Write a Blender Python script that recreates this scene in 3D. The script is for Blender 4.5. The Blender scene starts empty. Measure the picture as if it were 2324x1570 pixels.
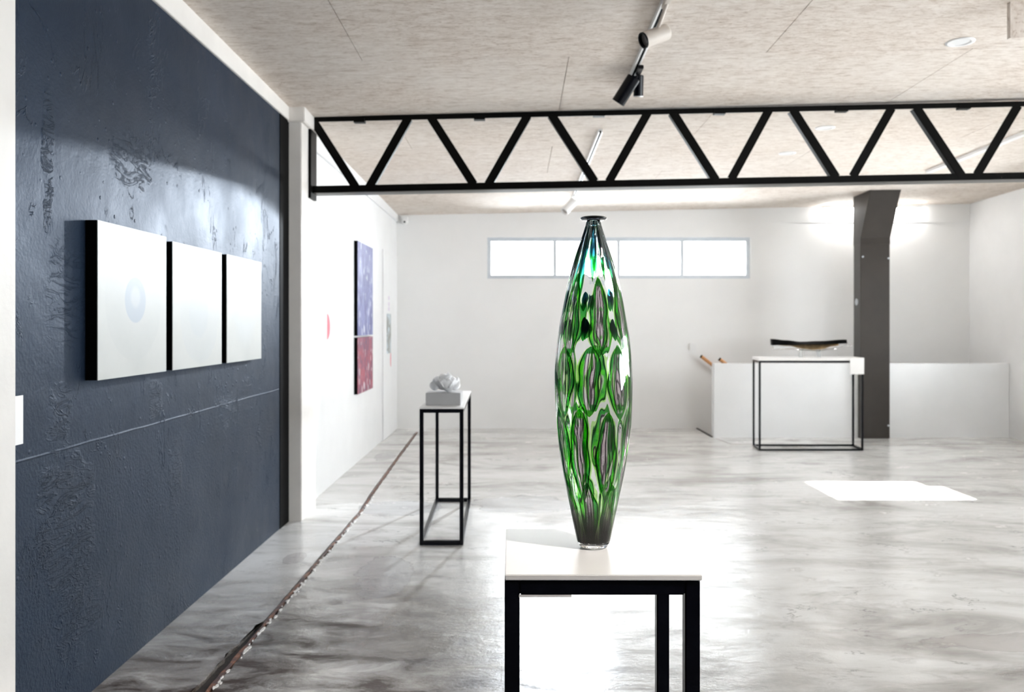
import bpy, bmesh, math, random
from mathutils import Vector, Matrix, noise
random.seed(7)
C = bpy.context.scene.collection
SC = bpy.context.scene
PI = math.pi
HC = 1.5          # camera height
F = 1880.0        # focal length in pixels of the 2324 px frame

# ------------------------------------------------------------------ camera
cd = bpy.data.cameras.new('camera'); cam = bpy.data.objects.new('camera', cd); C.objects.link(cam)
cam.location = (0, 0, HC); cam.rotation_euler = (PI/2, 0, 0)
cd.sensor_width = 36; cd.lens = 36*F/2324
cd.shift_x = -11/2324; cd.shift_y = -50/2324
cd.clip_start = .05; cd.clip_end = 200
cd.dof.use_dof = True; cd.dof.focus_distance = 1.86; cd.dof.aperture_fstop = 5.6
SC.camera = cam
# ------------------------------------------------------------------ world, sun, exposure
SC.view_settings.view_transform = 'Standard'; SC.view_settings.look = 'None'
SC.view_settings.gamma = 1; SC.view_settings.use_curve_mapping = False
SC.view_settings.exposure = 1.62
cy = SC.cycles
cy.use_denoising = True; cy.max_bounces = 14; cy.diffuse_bounces = 8; cy.glossy_bounces = 5
cy.transmission_bounces = 12; cy.transparent_max_bounces = 24
cy.sample_clamp_indirect = 12; cy.caustics_reflective = True; cy.caustics_refractive = True
cy.blur_glossy = 0.4
W = bpy.data.worlds.new('sky'); SC.world = W; W.use_nodes = True
bg = W.node_tree.nodes['Background']; bg.inputs[0].default_value = (.93, .965, 1, 1); bg.inputs[1].default_value = 8.5
def light(name, kind, loc, energy, color=(1,1,1), rot=None, **kw):
    d = bpy.data.lights.new(name, kind); d.energy = energy; d.color = color
    for k, v in kw.items(): setattr(d, k, v)
    o = bpy.data.objects.new(name, d); C.objects.link(o); o.location = loc
    if rot is not None: o.rotation_euler = rot
    return o
def aim(o, target):
    o.rotation_euler = (Vector(target)-Vector(o.location)).to_track_quat('-Z', 'Y').to_euler()
sun = light('sun', 'SUN', (12, 7.5, 5), 40.0, (1, .97, .92), angle=.01)
aim(sun, (12-4, 7.5, 5-2.2))
# daylight portals in the window openings (rotations point into the room)
BW = (-.425, 3.36, 2.152, 2.747)     # back window x0,x1,z0,z1
SW = (7.03, 7.92, 1.42, 2.19)        # small right window y0,y1,z0,z1
RW = (1.2, 6.2, 1.0, 2.4)             # large right window, unseen, added as fill
QW = (8.45, 10.35, .95, 2.5)         # second right window, unseen, added to brighten the back
FW = (4.0, 6.0, 1.0, 2.2)            # small window added behind the camera for fill
def portal(name, loc, rot, sx, sy):
    o = light(name, 'AREA', loc, 1, rot=rot, shape='RECTANGLE', size=sx, size_y=sy)
    o.data.cycles.is_portal = True
portal('portal_back', ((BW[0]+BW[1])/2, 12.15, (BW[2]+BW[3])/2), (-PI/2, 0, 0), BW[1]-BW[0], BW[3]-BW[2])
portal('portal_right', (6.72, (SW[0]+SW[1])/2, (SW[2]+SW[3])/2), (PI/2, 0, PI/2), SW[1]-SW[0], SW[3]-SW[2])
portal('portal_right_large', (6.72, (RW[0]+RW[1])/2, (RW[2]+RW[3])/2), (PI/2, 0, PI/2), RW[1]-RW[0], RW[3]-RW[2])
portal('portal_right_far', (6.72, (QW[0]+QW[1])/2, (QW[2]+QW[3])/2), (PI/2, 0, PI/2), QW[1]-QW[0], QW[3]-QW[2])
portal('portal_front', ((FW[0]+FW[1])/2, -3.12, (FW[2]+FW[3])/2), (PI/2, 0, 0), FW[1]-FW[0], FW[3]-FW[2])

# ------------------------------------------------------------------ helpers
def link(name, me, mats, parent=None, smooth=False):
    o = bpy.data.objects.new(name, me); C.objects.link(o)
    if mats is not None:
        for m in (mats if isinstance(mats, (list, tuple)) else [mats]): me.materials.append(m)
    if parent is not None: o.parent = parent
    if smooth:
        for p in me.polygons: p.use_smooth = True
    return o
def obj(name, bm, mats, parent=None, smooth=False, bevel=0, origin=None):
    """one bmesh (world coords) -> ONE object; children keep coordinates relative to the parent's location"""
    off = Vector((0, 0, 0))
    if parent is not None:
        p = parent
        while p is not None: off += Vector(p.location); p = p.parent
    elif origin is not None: off = Vector(origin)
    if bevel:
        bmesh.ops.remove_doubles(bm, verts=bm.verts, dist=1e-6)
        bmesh.ops.bevel(bm, geom=list(bm.edges), offset=bevel, segments=2, affect='EDGES', clamp_overlap=True)
    bmesh.ops.translate(bm, verts=bm.verts, vec=-off)
    bmesh.ops.recalc_face_normals(bm, faces=bm.faces)
    me = bpy.data.meshes.new(name); bm.to_mesh(me); bm.free()
    o = link(name, me, mats, parent, smooth)
    if parent is None and origin is not None: o.location = origin
    return o
def thing(name, loc, label, cat, group=None):
    o = bpy.data.objects.new(name, None); C.objects.link(o); o.location = loc; o.empty_display_size = .1
    return tag(o, label, cat, group)
def tag(o, label, cat, group=None):
    o['label'] = label; o['category'] = cat
    if group: o['group'] = group
    return o
def struct(o, label=None):
    o['kind'] = 'structure'
    if label: o['label'] = label
    return o
def box(bm, x0, x1, y0, y1, z0, z1):
    vs = [bm.verts.new((x, y, z)) for x in (x0, x1) for y in (y0, y1) for z in (z0, z1)]
    for f in ((0,1,3,2), (4,6,7,5), (0,4,5,1), (2,3,7,6), (0,2,6,4), (1,5,7,3)):
        bm.faces.new([vs[i] for i in f])
    return vs
def Box(*a):
    bm = bmesh.new(); box(bm, *a); return bm
def hexa(bm, p):     # 8 points: bottom 4 ccw, top 4 ccw
    vs = [bm.verts.new(q) for q in p]
    for f in ((3,2,1,0), (4,5,6,7), (0,1,5,4), (1,2,6,5), (2,3,7,6), (3,0,4,7)):
        bm.faces.new([vs[i] for i in f])
def prism(bm, poly, z0, z1):
    a = [bm.verts.new((x, y, z0)) for x, y in poly]; b = [bm.verts.new((x, y, z1)) for x, y in poly]
    bm.faces.new(a[::-1]); bm.faces.new(b); n = len(poly)
    for i in range(n): bm.faces.new([a[i], a[(i+1)%n], b[(i+1)%n], b[i]])
def frame_of(d):
    d = Vector(d).normalized(); u = Vector((0,0,1)) if abs(d.z) < .95 else Vector((0,1,0))
    a = d.cross(u).normalized(); b = a.cross(d).normalized(); return d, a, b
def cyl(bm, p, q, r0, r1=None, n=24, caps=True):
    r1 = r0 if r1 is None else r1
    p, q = Vector(p), Vector(q); d, a, b = frame_of(q-p)
    R = []
    for c, r in ((p, r0), (q, r1)):
        R.append([bm.verts.new(c + a*math.cos(t)*r + b*math.sin(t)*r) for t in [2*PI*i/n for i in range(n)]])
    for i in range(n): bm.faces.new([R[0][i], R[0][(i+1)%n], R[1][(i+1)%n], R[1][i]])
    if caps: bm.faces.new(R[0][::-1]); bm.faces.new(R[1])
def lathe(bm, prof, c=(0,0), n=64, axis=None, origin=(0,0,0)):
    """prof: (r,h) list; around z at c, or around axis from origin"""
    if axis is None: o = Vector((c[0], c[1], 0)); d = Vector((0,0,1)); a = Vector((1,0,0)); b = Vector((0,1,0))
    else: o = Vector(origin); d, a, b = frame_of(axis)
    rings = []
    for r, h in prof:
        if r < 1e-6: rings.append([bm.verts.new(o + d*h)])
        else: rings.append([bm.verts.new(o + d*h + (a*math.cos(2*PI*i/n) + b*math.sin(2*PI*i/n))*r) for i in range(n)])
    for A, B in zip(rings, rings[1:]):
        for i in range(n):
            j = (i+1) % n
            if len(A) == 1 and len(B) == 1: continue
            if len(A) == 1: bm.faces.new([A[0], B[j], B[i]])
            elif len(B) == 1: bm.faces.new([A[i], A[j], B[0]])
            else: bm.faces.new([A[i], A[j], B[j], B[i]])
def P(px, py, Y):    # point seen at photo pixel (px,py) at depth Y
    return Vector(((px-1173)/F*Y, Y, HC + (735-py)/F*Y))

# ------------------------------------------------------------------ materials
class NT:
    def __init__(s, name):
        s.m = bpy.data.materials.new(name); s.m.use_nodes = True; s.t = s.m.node_tree
        s.b = s.t.nodes['Principled BSDF']; s.out = s.t.nodes['Material Output']
    def n(s, typ, ins=None, **kw):
        nd = s.t.nodes.new(typ)
        for k, v in kw.items(): setattr(nd, k, v)
        for k, v in (ins or {}).items():
            if isinstance(v, bpy.types.NodeSocket): s.t.links.new(v, nd.inputs[k])
            else: nd.inputs[k].default_value = v
        return nd
    def l(s, a, b): s.t.links.new(a, b)
    def obj(s, scale=(1,1,1), loc=(0,0,0)):
        tc = s.n('ShaderNodeTexCoord'); mp = s.n('ShaderNodeMapping', {'Vector': tc.outputs['Object'], 'Scale': scale, 'Location': loc}); return mp.outputs[0]
    def noise(s, vec, scale, detail=4, rough=.55, dist=0):
        return s.n('ShaderNodeTexNoise', {'Vector': vec, 'Scale': scale, 'Detail': detail, 'Roughness': rough, 'Distortion': dist}).outputs[0]
    def ramp(s, fac, stops, interp='LINEAR'):
        r = s.n('ShaderNodeValToRGB', {'Fac': fac}); e = r.color_ramp; e.interpolation = interp
        while len(e.elements) < len(stops): e.elements.new(.5)
        for el, (p, c) in zip(e.elements, stops):
            el.position = p; el.color = c if len(c) == 4 else (*c, 1)
        return r.outputs[0]
    def mix(s, fac, a, b, mode='MIX'):
        m = s.n('ShaderNodeMix', data_type='RGBA', blend_type=mode)
        for sock, v in ((m.inputs[0], fac), (m.inputs[6], a), (m.inputs[7], b)):
            if isinstance(v, bpy.types.NodeSocket): s.l(v, sock)
            elif isinstance(v, (int, float)): sock.default_value = v
            else: sock.default_value = (*v, 1)
        return m.outputs[2]
    def math(s, op, a, b=0.0, c=0.0, clamp=False):
        m = s.n('ShaderNodeMath', operation=op, use_clamp=clamp)
        for i, v in enumerate((a, b, c)):
            if isinstance(v, bpy.types.NodeSocket): s.l(v, m.inputs[i])
            else: m.inputs[i].default_value = v
        return m.outputs[0]
    def bump(s, h, strength=.3, dist=.01, prev=None):
        b = s.n('ShaderNodeBump', {'Height': h, 'Strength': strength, 'Distance': dist})
        if prev is not None: s.l(prev, b.inputs['Normal'])
        return b.outputs[0]
    def set(s, **kw):
        names = {'color': 'Base Color', 'rough': 'Roughness', 'metal': 'Metallic', 'normal': 'Normal', 'spec': 'Specular IOR Level',
                 'coat': 'Coat Weight', 'coat_rough': 'Coat Roughness', 'trans': 'Transmission Weight', 'ior': 'IOR', 'sheen': 'Sheen Weight', 'tint': 'Specular Tint'}
        for k, v in kw.items():
            i = s.b.inputs[names[k]]
            if isinstance(v, bpy.types.NodeSocket): s.l(v, i)
            else: i.default_value = (*v, 1) if k in ('color', 'tint') else v
        return s.m

def plain(name, color, rough=.5, metal=0, var=.06, scale=8, bump=0.0, **kw):
    t = NT(name); v = t.obj()
    n = t.noise(v, scale, 5)
    lo = tuple(max(0, c*(1-var)) for c in color); hi = tuple(min(1, c*(1+var)) for c in color)
    col = t.ramp(n, [(.3, lo), (.7, hi)])
    if bump: kw['normal'] = t.bump(t.noise(v, scale*6, 4), bump, .004)
    return t.set(color=col, rough=rough, metal=metal, **kw)

M = {}
M['white_wall'] = plain('white_wall_paint', (.80, .805, .81), .55, var=.02, scale=3, bump=.10)
M['back_wall'] = plain('back_wall_paint', (.84, .84, .835), .5, var=.015, scale=2, bump=.05)
M['white_pillar'] = plain('pillar_paint', (.74, .71, .675), .5, var=.04, scale=5, bump=.25)
M['front_wall'] = plain('front_wall_paint', (.30, .30, .31), .6, var=.02)
M['white_gloss'] = plain('white_lacquer', (.86, .85, .84), .3, var=.01)
M['near_white'] = plain('white_plastic', (.82, .82, .82), .35, var=.01)
M['steel_black'] = plain('black_powder_coat', (.0018, .0022, .005), .22, var=.25, scale=30, bump=.06, spec=.25)
M['truss_black'] = plain('black_truss_paint', (.002, .0018, .0016), .42, var=.3, scale=12, bump=.1, spec=.10)
M['column_black'] = plain('dark_column_paint', (.034, .028, .023), .30, var=.15, scale=4, bump=.06)
M['plate_grey'] = plain('grey_steel_plate', (.09, .085, .08), .4, var=.1)
M['black'] = plain('black_side_paint', (.002, .002, .002), .6, var=.1, spec=.05)  # matt black; also stands for shade on the wall strip and painting sides
M['groove'] = plain('groove_dirt', (.018, .012, .010), .8, var=.5, scale=20, bump=.4)
M['wood_rail'] = plain('orange_wood', (.55, .27, .11), .4, var=.2, scale=20)
M['card'] = plain('white_card', (.85, .84, .83), .5, var=.01)
M['grey_plinth'] = plain('grey_plinth_paint', (.42, .42, .425), .5, var=.03)
M['porcelain'] = plain('white_porcelain', (.88, .88, .89), .2, var=.02)
t = NT('translucent_porcelain'); tl = t.n('ShaderNodeBsdfTranslucent', {'Color': (.95, .96, .97, 1)}); t.set(color=(.93, .93, .94), rough=.25)
m_ = t.n('ShaderNodeMixShader', {0: .4, 1: t.b.outputs[0], 2: tl.outputs[0]}); t.l(m_.outputs[0], t.out.inputs[0]); M['porcelain'] = t.m
M['alu'] = plain('pale_aluminium', (.62, .66, .70), .35, metal=.3, var=.04)
M['red_vinyl'] = plain('red_vinyl', (.72, .18, .24), .4, var=.03)
M['grey_vinyl'] = plain('pale_grey_vinyl', (.70, .71, .75), .5, var=.02)
M['lilac_vinyl'] = plain('lilac_vinyl', (.72, .66, .76), .5, var=.02)
M['stair'] = plain('stair_concrete', (.5, .5, .49), .5, var=.1, bump=.1)
M['awning'] = plain('awning_fabric', (.4, .4, .4), .8)  # for the sun shields added outside the fill windows

def glass_pane():
    t = NT('window_glass')
    tr = t.n('ShaderNodeBsdfTransparent', {'Color': (.97, .98, .98, 1)}); gl = t.n('ShaderNodeBsdfGlossy', {'Roughness': .02})
    fr = t.n('ShaderNodeFresnel', {'IOR': 1.45}); mx = t.n('ShaderNodeMixShader', {0: fr.outputs[0], 1: tr.outputs[0], 2: gl.outputs[0]})
    t.l(mx.outputs[0], t.out.inputs[0]); return t.m
M['pane'] = glass_pane()
def emit(name, col, s):
    t = NT(name); e = t.n('ShaderNodeEmission', {'Color': (*col, 1), 'Strength': s}); t.l(e.outputs[0], t.out.inputs[0]); return t.m
M['tube_light'] = emit('tube_light', (1, .99, .97), 13)
M['lamp_face'] = emit('lamp_face', (1, .96, .9), 10)

def blue_wall():
    t = NT('dark_blue_plaster')
    v = t.obj()
    sep = t.n('ShaderNodeSeparateXYZ', {0: v}); Y, Z = sep.outputs[1], sep.outputs[2]
    col = t.ramp(t.noise(v, 1.3, 6, .6), [(.3, (.005, .009, .018)), (.7, (.010, .017, .032))])
    # coarse sand grain, drips, pimples
    grain = t.noise(v, 75, 5, .6)
    band = t.math('MULTIPLY', t.n('ShaderNodeMapRange', {0: Z, 1: 1.1, 2: .7, 3: .25, 4: 1.0}).outputs[0], t.noise(v, 2.2, 2))
    h = t.math('MULTIPLY', grain, band)
    vor = t.n('ShaderNodeTexVoronoi', {'Vector': v, 'Scale': 19.0, 'Randomness': 1.0})
    pim = t.n('ShaderNodeMapRange', {0: vor.outputs['Distance'], 1: .0, 2: .17, 3: 1, 4: 0}).outputs[0]
    sepc = t.n('ShaderNodeSeparateColor', {0: vor.outputs['Color']})
    pim = t.math('MULTIPLY', pim, t.math('GREATER_THAN', sepc.outputs[0], .55))
    pim = t.math('MULTIPLY', pim, t.n('ShaderNodeMapRange', {0: t.noise(v, 1.1, 3), 1: .38, 2: .62, 3: 0, 4: 1}).outputs[0])
    h = t.math('MULTIPLY_ADD', pim, .9, h)
    # smooth trowelled sheets with creased edges
    tv = t.obj(scale=(1, 1.5, .7))
    tn = t.noise(tv, 2.4, 6, .62, .8)
    crease = t.math('ABSOLUTE', t.math('SUBTRACT', tn, .52))
    crease = t.n('ShaderNodeMapRange', {0: crease, 1: 0, 2: .012, 3: 1, 4: 0}).outputs[0]
    crease = t.math('MULTIPLY', crease, t.n('ShaderNodeMapRange', {0: t.noise(v, 3.1, 2), 1: .52, 2: .62, 3: 0, 4: 1}).outputs[0])
    h = t.math('MULTIPLY_ADD', crease, .5, h)
    # trowel-scrape patches: (Y, Z, radius y, radius z)
    rdg = t.n('ShaderNodeTexNoise', {'Vector': t.obj(scale=(1, .8, 2.6)), 'Scale': 7.0, 'Detail': 6.0, 'Roughness': .55, 'Distortion': 1.6})
    wvf = t.n('ShaderNodeMapRange', {0: t.math('ABSOLUTE', t.math('SUBTRACT', rdg.outputs[0], .5)), 1: 0, 2: .05, 3: 1, 4: 0}).outputs[0]
    for (cy_, cz, ry, rz, k) in ((3.20, .74, .24, .28, 1.6), (3.29, .42, .22, .26, 1.5), (4.20, .72, .10, .20, 1.8), (3.07, 2.13, .05, .26, .8), (3.98, 1.13, .09, .12, 1.2),
                                 (3.75, 2.25, .22, .16, .7), (3.15, 1.14, .10, .16, .9), (3.22, 1.62, .2, .25, .35), (5.0, .98, .2, .12, .8)):
        dy = t.math('DIVIDE', t.math('SUBTRACT', Y, cy_), ry); dz = t.math('DIVIDE', t.math('SUBTRACT', Z, cz), rz)
        d = t.math('ADD', t.math('MULTIPLY', dy, dy), t.math('MULTIPLY', dz, dz))
        d = t.math('ADD', d, t.math('MULTIPLY', t.math('SUBTRACT', t.noise(v, 9, 3), .5), 2.2))
        mask = t.n('ShaderNodeMapRange', {0: d, 1: .9, 2: .45, 3: 0, 4: 1}).outputs[0]
        rag = t.math('MULTIPLY', t.math('POWER', t.noise(t.obj(scale=(1, 1, 2.4)), 14, 6, .7, 1.2), 1.5), 2.2)
        h = t.math('MULTIPLY_ADD', t.math('MULTIPLY', mask, t.math('MULTIPLY', t.math('ADD', wvf, .25), rag)), k*.42, h)
    # scribed horizontal line
    ln = t.math('ABSOLUTE', t.math('SUBTRACT', Z, t.math('MULTIPLY_ADD', t.noise(v, 1.5, 2), .02, 1.012)))
    ln = t.n('ShaderNodeMapRange', {0: ln, 1: 0, 2: .006, 3: 1, 4: 0}).outputs[0]
    h = t.math('MULTIPLY_ADD', ln, .22, h)
    nb = t.bump(h, .75, .012)
    nb = t.bump(t.noise(v, 5, 4), .25, .02, nb)
    rough = t.ramp(t.noise(v, 2.5, 4), [(.3, (.42,)*3), (.7, (.54,)*3)])
    return t.set(color=col, rough=rough, normal=nb, spec=.34, tint=(.36, .60, 1.0))
M['blue_wall'] = blue_wall()

def ceiling_mat():
    t = NT('strawboard_ceiling')
    v = t.obj(scale=(1, 3.2, 1))
    n1 = t.noise(v, 9, 8, .72, .6); n2 = t.noise(t.obj(scale=(1, 4, 1)), 30, 5, .7); n3 = t.noise(t.obj(), .9, 3)
    col = t.ramp(n1, [(.30, (.40, .315, .25)), (.47, (.64, .565, .50)), (.72, (.78, .72, .66))])
    col = t.mix(t.ramp(n2, [(.35, (1,1,1)), (.45, (0,0,0))]), col, (.38, .28, .21))
    col2 = t.mix(.5, t.ramp(n1, [(.30, (.50, .42, .36)), (.47, (.69, .635, .58)), (.72, (.82, .775, .73))]), col)
    col = t.mix(t.ramp(n3, [(.4, (0,0,0)), (.6, (1,1,1))]), col2, col)
    return t.set(color=col, rough=.75, normal=t.bump(n2, .15, .003))
M['ceiling'] = ceiling_mat()

def floor_mat():
    t = NT('polished_concrete')
    v = t.obj(); vs = t.obj(scale=(.55, 1.25, 1))
    sep = t.n('ShaderNodeSeparateXYZ', {0: v}); X, Y = sep.outputs[0], sep.outputs[1]
    n1 = t.noise(vs, 1.5, 9, .62, .9); n2 = t.noise(vs, 5.5, 8, .7, .5); n3 = t.noise(v, 60, 3, .6)
    col = t.ramp(n1, [(.28, (.36, .345, .325)), (.40, (.56, .55, .53)), (.50, (.73, .73, .715)), (.66, (.83, .83, .82))])
    col = t.mix(t.math('MULTIPLY', t.ramp(n2, [(.30, (1,1,1)), (.46, (0,0,0))]), .6), col, (.22, .205, .19))
    col = t.mix(t.math('MULTIPLY', t.ramp(n2, [(.58, (0,0,0)), (.72, (1,1,1))]), .45), col, (.80, .79, .77))
    # brown stained corner by the near left edge and worn streaks
    near = t.n('ShaderNodeMapRange', {0: t.math('ADD', Y, t.math('MULTIPLY', t.math('ABSOLUTE', t.math('ADD', X, .9)), .9)), 1: 6.0, 2: 4.0, 3: 0, 4: 1.15}).outputs[0]
    near = t.math('MULTIPLY', near, t.ramp(n2, [(.38, (1,1,1)), (.66, (.2,.2,.2))]))
    col = t.mix(t.math('MULTIPLY', near, .92), col, (.045, .024, .014))
    # thin dark cracks
    vc = t.n('ShaderNodeTexNoise', {'Vector': t.obj(scale=(.5, 1.3, 1)), 'Scale': 2.2, 'Detail': 7, 'Roughness': .6, 'Distortion': .6}).outputs[0]
    cr = t.n('ShaderNodeMapRange', {0: t.math('ABSOLUTE', t.math('SUBTRACT', vc, .5)), 1: 0, 2: .006, 3: 1, 4: 0}).outputs[0]
    cr = t.math('MULTIPLY', cr, t.n('ShaderNodeMapRange', {0: t.noise(v, 1.7, 4), 1: .50, 2: .60, 3: 0, 4: 1}).outputs[0])
    col = t.mix(t.math('MULTIPLY', cr, .8), col, (.09, .08, .075))
    # outlined repair patches: (x, y, rx, ry)
    for (cx, cy_, rx, ry, c) in ((-.80, 4.95, .17, .38, (.42, .42, .44)), (-.95, 6.75, .34, .28, (.46, .47, .49)), (-1.42, 5.3, .07, .13, (.40, .36, .37)),
                              (-1.50, 9.4, .12, .28, (.42, .42, .42)), (.05, 6.9, .45, .32, (.55, .56, .58)), (-.62, 3.9, .3, .2, (.16, .14, .12)), (2.6, 3.9, .7, .12, (.40, .36, .34))):
        dx = t.math('DIVIDE', t.math('SUBTRACT', X, cx), rx); dy = t.math('DIVIDE', t.math('SUBTRACT', Y, cy_), ry)
        d = t.math('ADD', t.math('MULTIPLY', dx, dx), t.math('MULTIPLY', dy, dy))
        d = t.math('ADD', d, t.math('MULTIPLY', t.math('SUBTRACT', t.noise(v, 4, 4), .5), 2.4))
        mask = t.n('ShaderNodeMapRange', {0: d, 1: 1.1, 2: .9, 3: 0, 4: .5}).outputs[0]
        ring = t.n('ShaderNodeMapRange', {0: t.math('ABSOLUTE', t.math('SUBTRACT', d, 1.0)), 1: 0.0, 2: .06, 3: .5, 4: 0}).outputs[0]
        col = t.mix(mask, col, c); col = t.mix(ring, col, (.16, .15, .14))
    rough = t.math('ADD', t.ramp(n2, [(.34, (.30,)*3), (.50, (.15,)*3), (.64, (.08,)*3)]), t.math('MULTIPLY', near, .16))
    hb = t.math('ADD', t.math('MULTIPLY', n3, .25), t.math('ADD', n2, t.math('MULTIPLY', t.noise(vs, 14, 4), .6)))
    return t.set(color=col, rough=rough, normal=t.bump(hb, .30, .012), spec=.5)
M['floor'] = floor_mat()

def rust_mat():
    t = NT('rusty_steel'); v = t.obj()
    col = t.ramp(t.noise(v, 14, 7, .7), [(.3, (.06, .045, .06)), (.48, (.14, .085, .075)), (.6, (.30, .13, .07)), (.72, (.50, .44, .38))])
    return t.set(color=col, rough=.5, metal=.2, normal=t.bump(t.noise(v, 40, 5), .5, .004))
M['rust'] = rust_mat()

def round_painting(name, cz, cy_, mode):
    t = NT(name); v = t.obj(); sep = t.n('ShaderNodeSeparateXYZ', {0: v})
    def rad(y, z):
        a = t.math('SUBTRACT', sep.outputs[1], y); b = t.math('SUBTRACT', sep.outputs[2], z)
        return t.math('SQRT', t.math('ADD', t.math('MULTIPLY', a, a), t.math('MULTIPLY', b, b)))
    def disc(y, z, r, soft=.006):
        return t.n('ShaderNodeMapRange', {0: rad(y, z), 1: r, 2: r-soft, 3: 0, 4: 1}).outputs[0]
    col = t.ramp(t.noise(v, 3, 4), [(.3, (.43, .445, .43)), (.7, (.49, .50, .485))])
    if mode == 0:
        col = t.mix(t.math('MULTIPLY', disc(cy_, cz, .27), .35), col, (.42,.44,.435))
        col = t.mix(disc(cy_+.005, cz+.0, .103), col, (.345,.385,.435)); col = t.mix(disc(cy_+.005, cz+.012, .055, .02), col, (.40,.435,.455))
        col = t.mix(t.math('MULTIPLY', disc(cy_, cz+.2, .1, .07), .5), col, (.53,.545,.55))
    elif mode == 1:
        col = t.mix(t.math('MULTIPLY', disc(cy_+.02, cz-.03, .27), .35), col, (.43,.46,.475))
        col = t.mix(t.math('MULTIPLY', disc(cy_+.0, cz-.03, .14, .02), .5), col, (.40,.435,.455))
        col = t.mix(disc(cy_-.03, cz+.105, .052), col, (.60,.62,.66))
    else:
        col = t.mix(t.math('MULTIPLY', disc(cy_, cz-.02, .24, .1), .5), col, (.48,.515,.53))
    return t.set(color=col, rough=.42)
def drip_painting(name, base, stops, sc):
    t = NT(name); v = t.obj(scale=(1, 2.2, .75)); n = t.noise(v, sc, 8, .75, 1.4)
    col = t.ramp(n, stops, 'CONSTANT')
    col = t.mix(.35, col, t.ramp(t.noise(v, sc*.6, 6, .7), stops))
    vor = t.n('ShaderNodeTexVoronoi', {'Vector': t.obj(scale=(1, 1.6, .6)), 'Scale': 9.0})
    fig = t.n('ShaderNodeMapRange', {0: vor.outputs['Distance'], 1: .26, 2: .22, 3: 0, 4: .8}).outputs[0]
    fig = t.math('MULTIPLY', fig, t.math('GREATER_THAN', t.noise(v, 8, 3), .50))
    col = t.mix(fig, col, (.80, .82, .86))
    return t.set(color=col, rough=.5)

# ------------------------------------------------------------------ the setting
XL = -1.736; XR = 6.5; YB = 11.9; YF = -3.0
def zc(x, y): return 3.17 - .014*(y-4) + .020*(x-XL)

# kerb line between the edge strip and the main slab, seen on the floor
K1 = [(-1.262, YF), (-1.262, 3.4), (-1.258, 4.44), (-1.246, 6.6), (-1.28, 7.34), (-1.333, 9.28), (-1.385, 11.5), (.6, 11.53), (2.58, 11.56)]
K2 = [(2.60, 10.86), (2.665, 10.33), (4.5, 10.32), (XR, 10.30)]
g = .016
def densify(pl, step=.12):
    out = []
    for (a, b) in zip(pl, pl[1:]):
        L = math.dist(a, b); n = max(1, int(L/step))
        for i in range(n): out.append((a[0]+(b[0]-a[0])*i/n, a[1]+(b[1]-a[1])*i/n))
    out.append(pl[-1]); return out
def jit(pl, amp, seed):
    r = random.Random(seed); return [(x + r.uniform(-amp, amp), y + r.uniform(-amp, amp)*.3) for x, y in pl]
k1d = densify(K1, .05)
n_left = next(i for i, p in enumerate(k1d) if p[1] >= 11.49)
left_line = k1d[:n_left+1]; back_line = k1d[n_left:]
main = jit([(x+g, y) for x, y in left_line[:-1]], .004, 1) + [(-1.385+g, 11.5-g)] + jit([(x, y-g) for x, y in back_line[3:-1]], .003, 2) + [(2.58, 11.56-g), (2.60, 10.86), (2.665, 10.33-g), (4.5, 10.32-g), (XR, 10.30-g), (XR, YF)]
bm = bmesh.new(); prism(bm, main, -.02, 0); bmesh.ops.triangulate(bm, faces=bm.faces)
floor = struct(obj('floor', bm, M['floor']), 'worn polished grey concrete floor of the gallery')
def near_gap(y):      # the broken, missing concrete beside the edge near the camera
    if y < 3.0: return .05
    if y < 4.15: return .05*(1-(y-3.0)/1.3) + .012
    return .0
sl = [(x-g-near_gap(y)-random.uniform(0, .004 + .4*near_gap(y)), y) for x, y in left_line[:-1]]
strip = sl + [(-1.385-g, 11.5+g), (XL-.3, 11.5+g), (XL-.3, YF)]
bm = bmesh.new(); prism(bm, strip, -.02, 0); bmesh.ops.triangulate(bm, faces=bm.faces)
obj('edge_strip', bm, M['floor'], floor)
bm = bmesh.new(); prism(bm, [(-1.385-g, 11.5+g)] + jit([(x, y+g) for x, y in back_line[3:-1]], .003, 5) + [(2.58, 11.56+g), (2.58, YB+.1), (XL-.3, YB+.1), (XL-.3, 11.5+g)], -.02, 0)
bmesh.ops.triangulate(bm, faces=bm.faces); obj('edge_strip', bm, M['floor'], floor)
bm = bmesh.new(); prism(bm, [(2.60+g, 10.86), (2.665+g, 10.33+g), (4.5, 10.32+g), (XR, 10.30+g), (XR, 11.0), (2.62, 11.0)], -.02, 0); obj('edge_strip', bm, M['floor'], floor)
bm = bmesh.new(); box(bm, XL-.3, 2.62, YF, YB+.1, -.06, -.021); box(bm, 2.62, XR, YF, 11.0, -.06, -.021); obj('groove_bottom', bm, M['groove'], floor)
# rusty steel angle following the groove
def ribbon(pl, w, z0, z1, amp=.002):
    bm = bmesh.new(); prev = None; r = random.Random(3)
    for i, (x, y) in enumerate(pl):
        a = pl[max(0, i-1)]; b = pl[min(len(pl)-1, i+1)]
        t = Vector((b[0]-a[0], b[1]-a[1])).normalized(); nn = Vector((t.y, -t.x))
        ww = w*r.uniform(.7, 1.25)
        ring = [bm.verts.new((x+nn.x*s*ww/2 + r.uniform(-amp, amp), y+nn.y*s*ww/2, z)) for s, z in ((-1, z0), (-1, z1), (1, z1), (1, z0))]
        if prev:
            for k in range(4): bm.faces.new([prev[k], prev[(k+1)%4], ring[(k+1)%4], ring[k]])
        else: bm.faces.new(ring)
        prev = ring
    bm.faces.new(prev[::-1]); return bm
obj('steel_edge', ribbon(left_line, .018, -.021, .003), M['rust'], floor)
obj('steel_edge', ribbon(back_line, .016, -.021, -.004, .001), M['rust'], floor)
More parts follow.
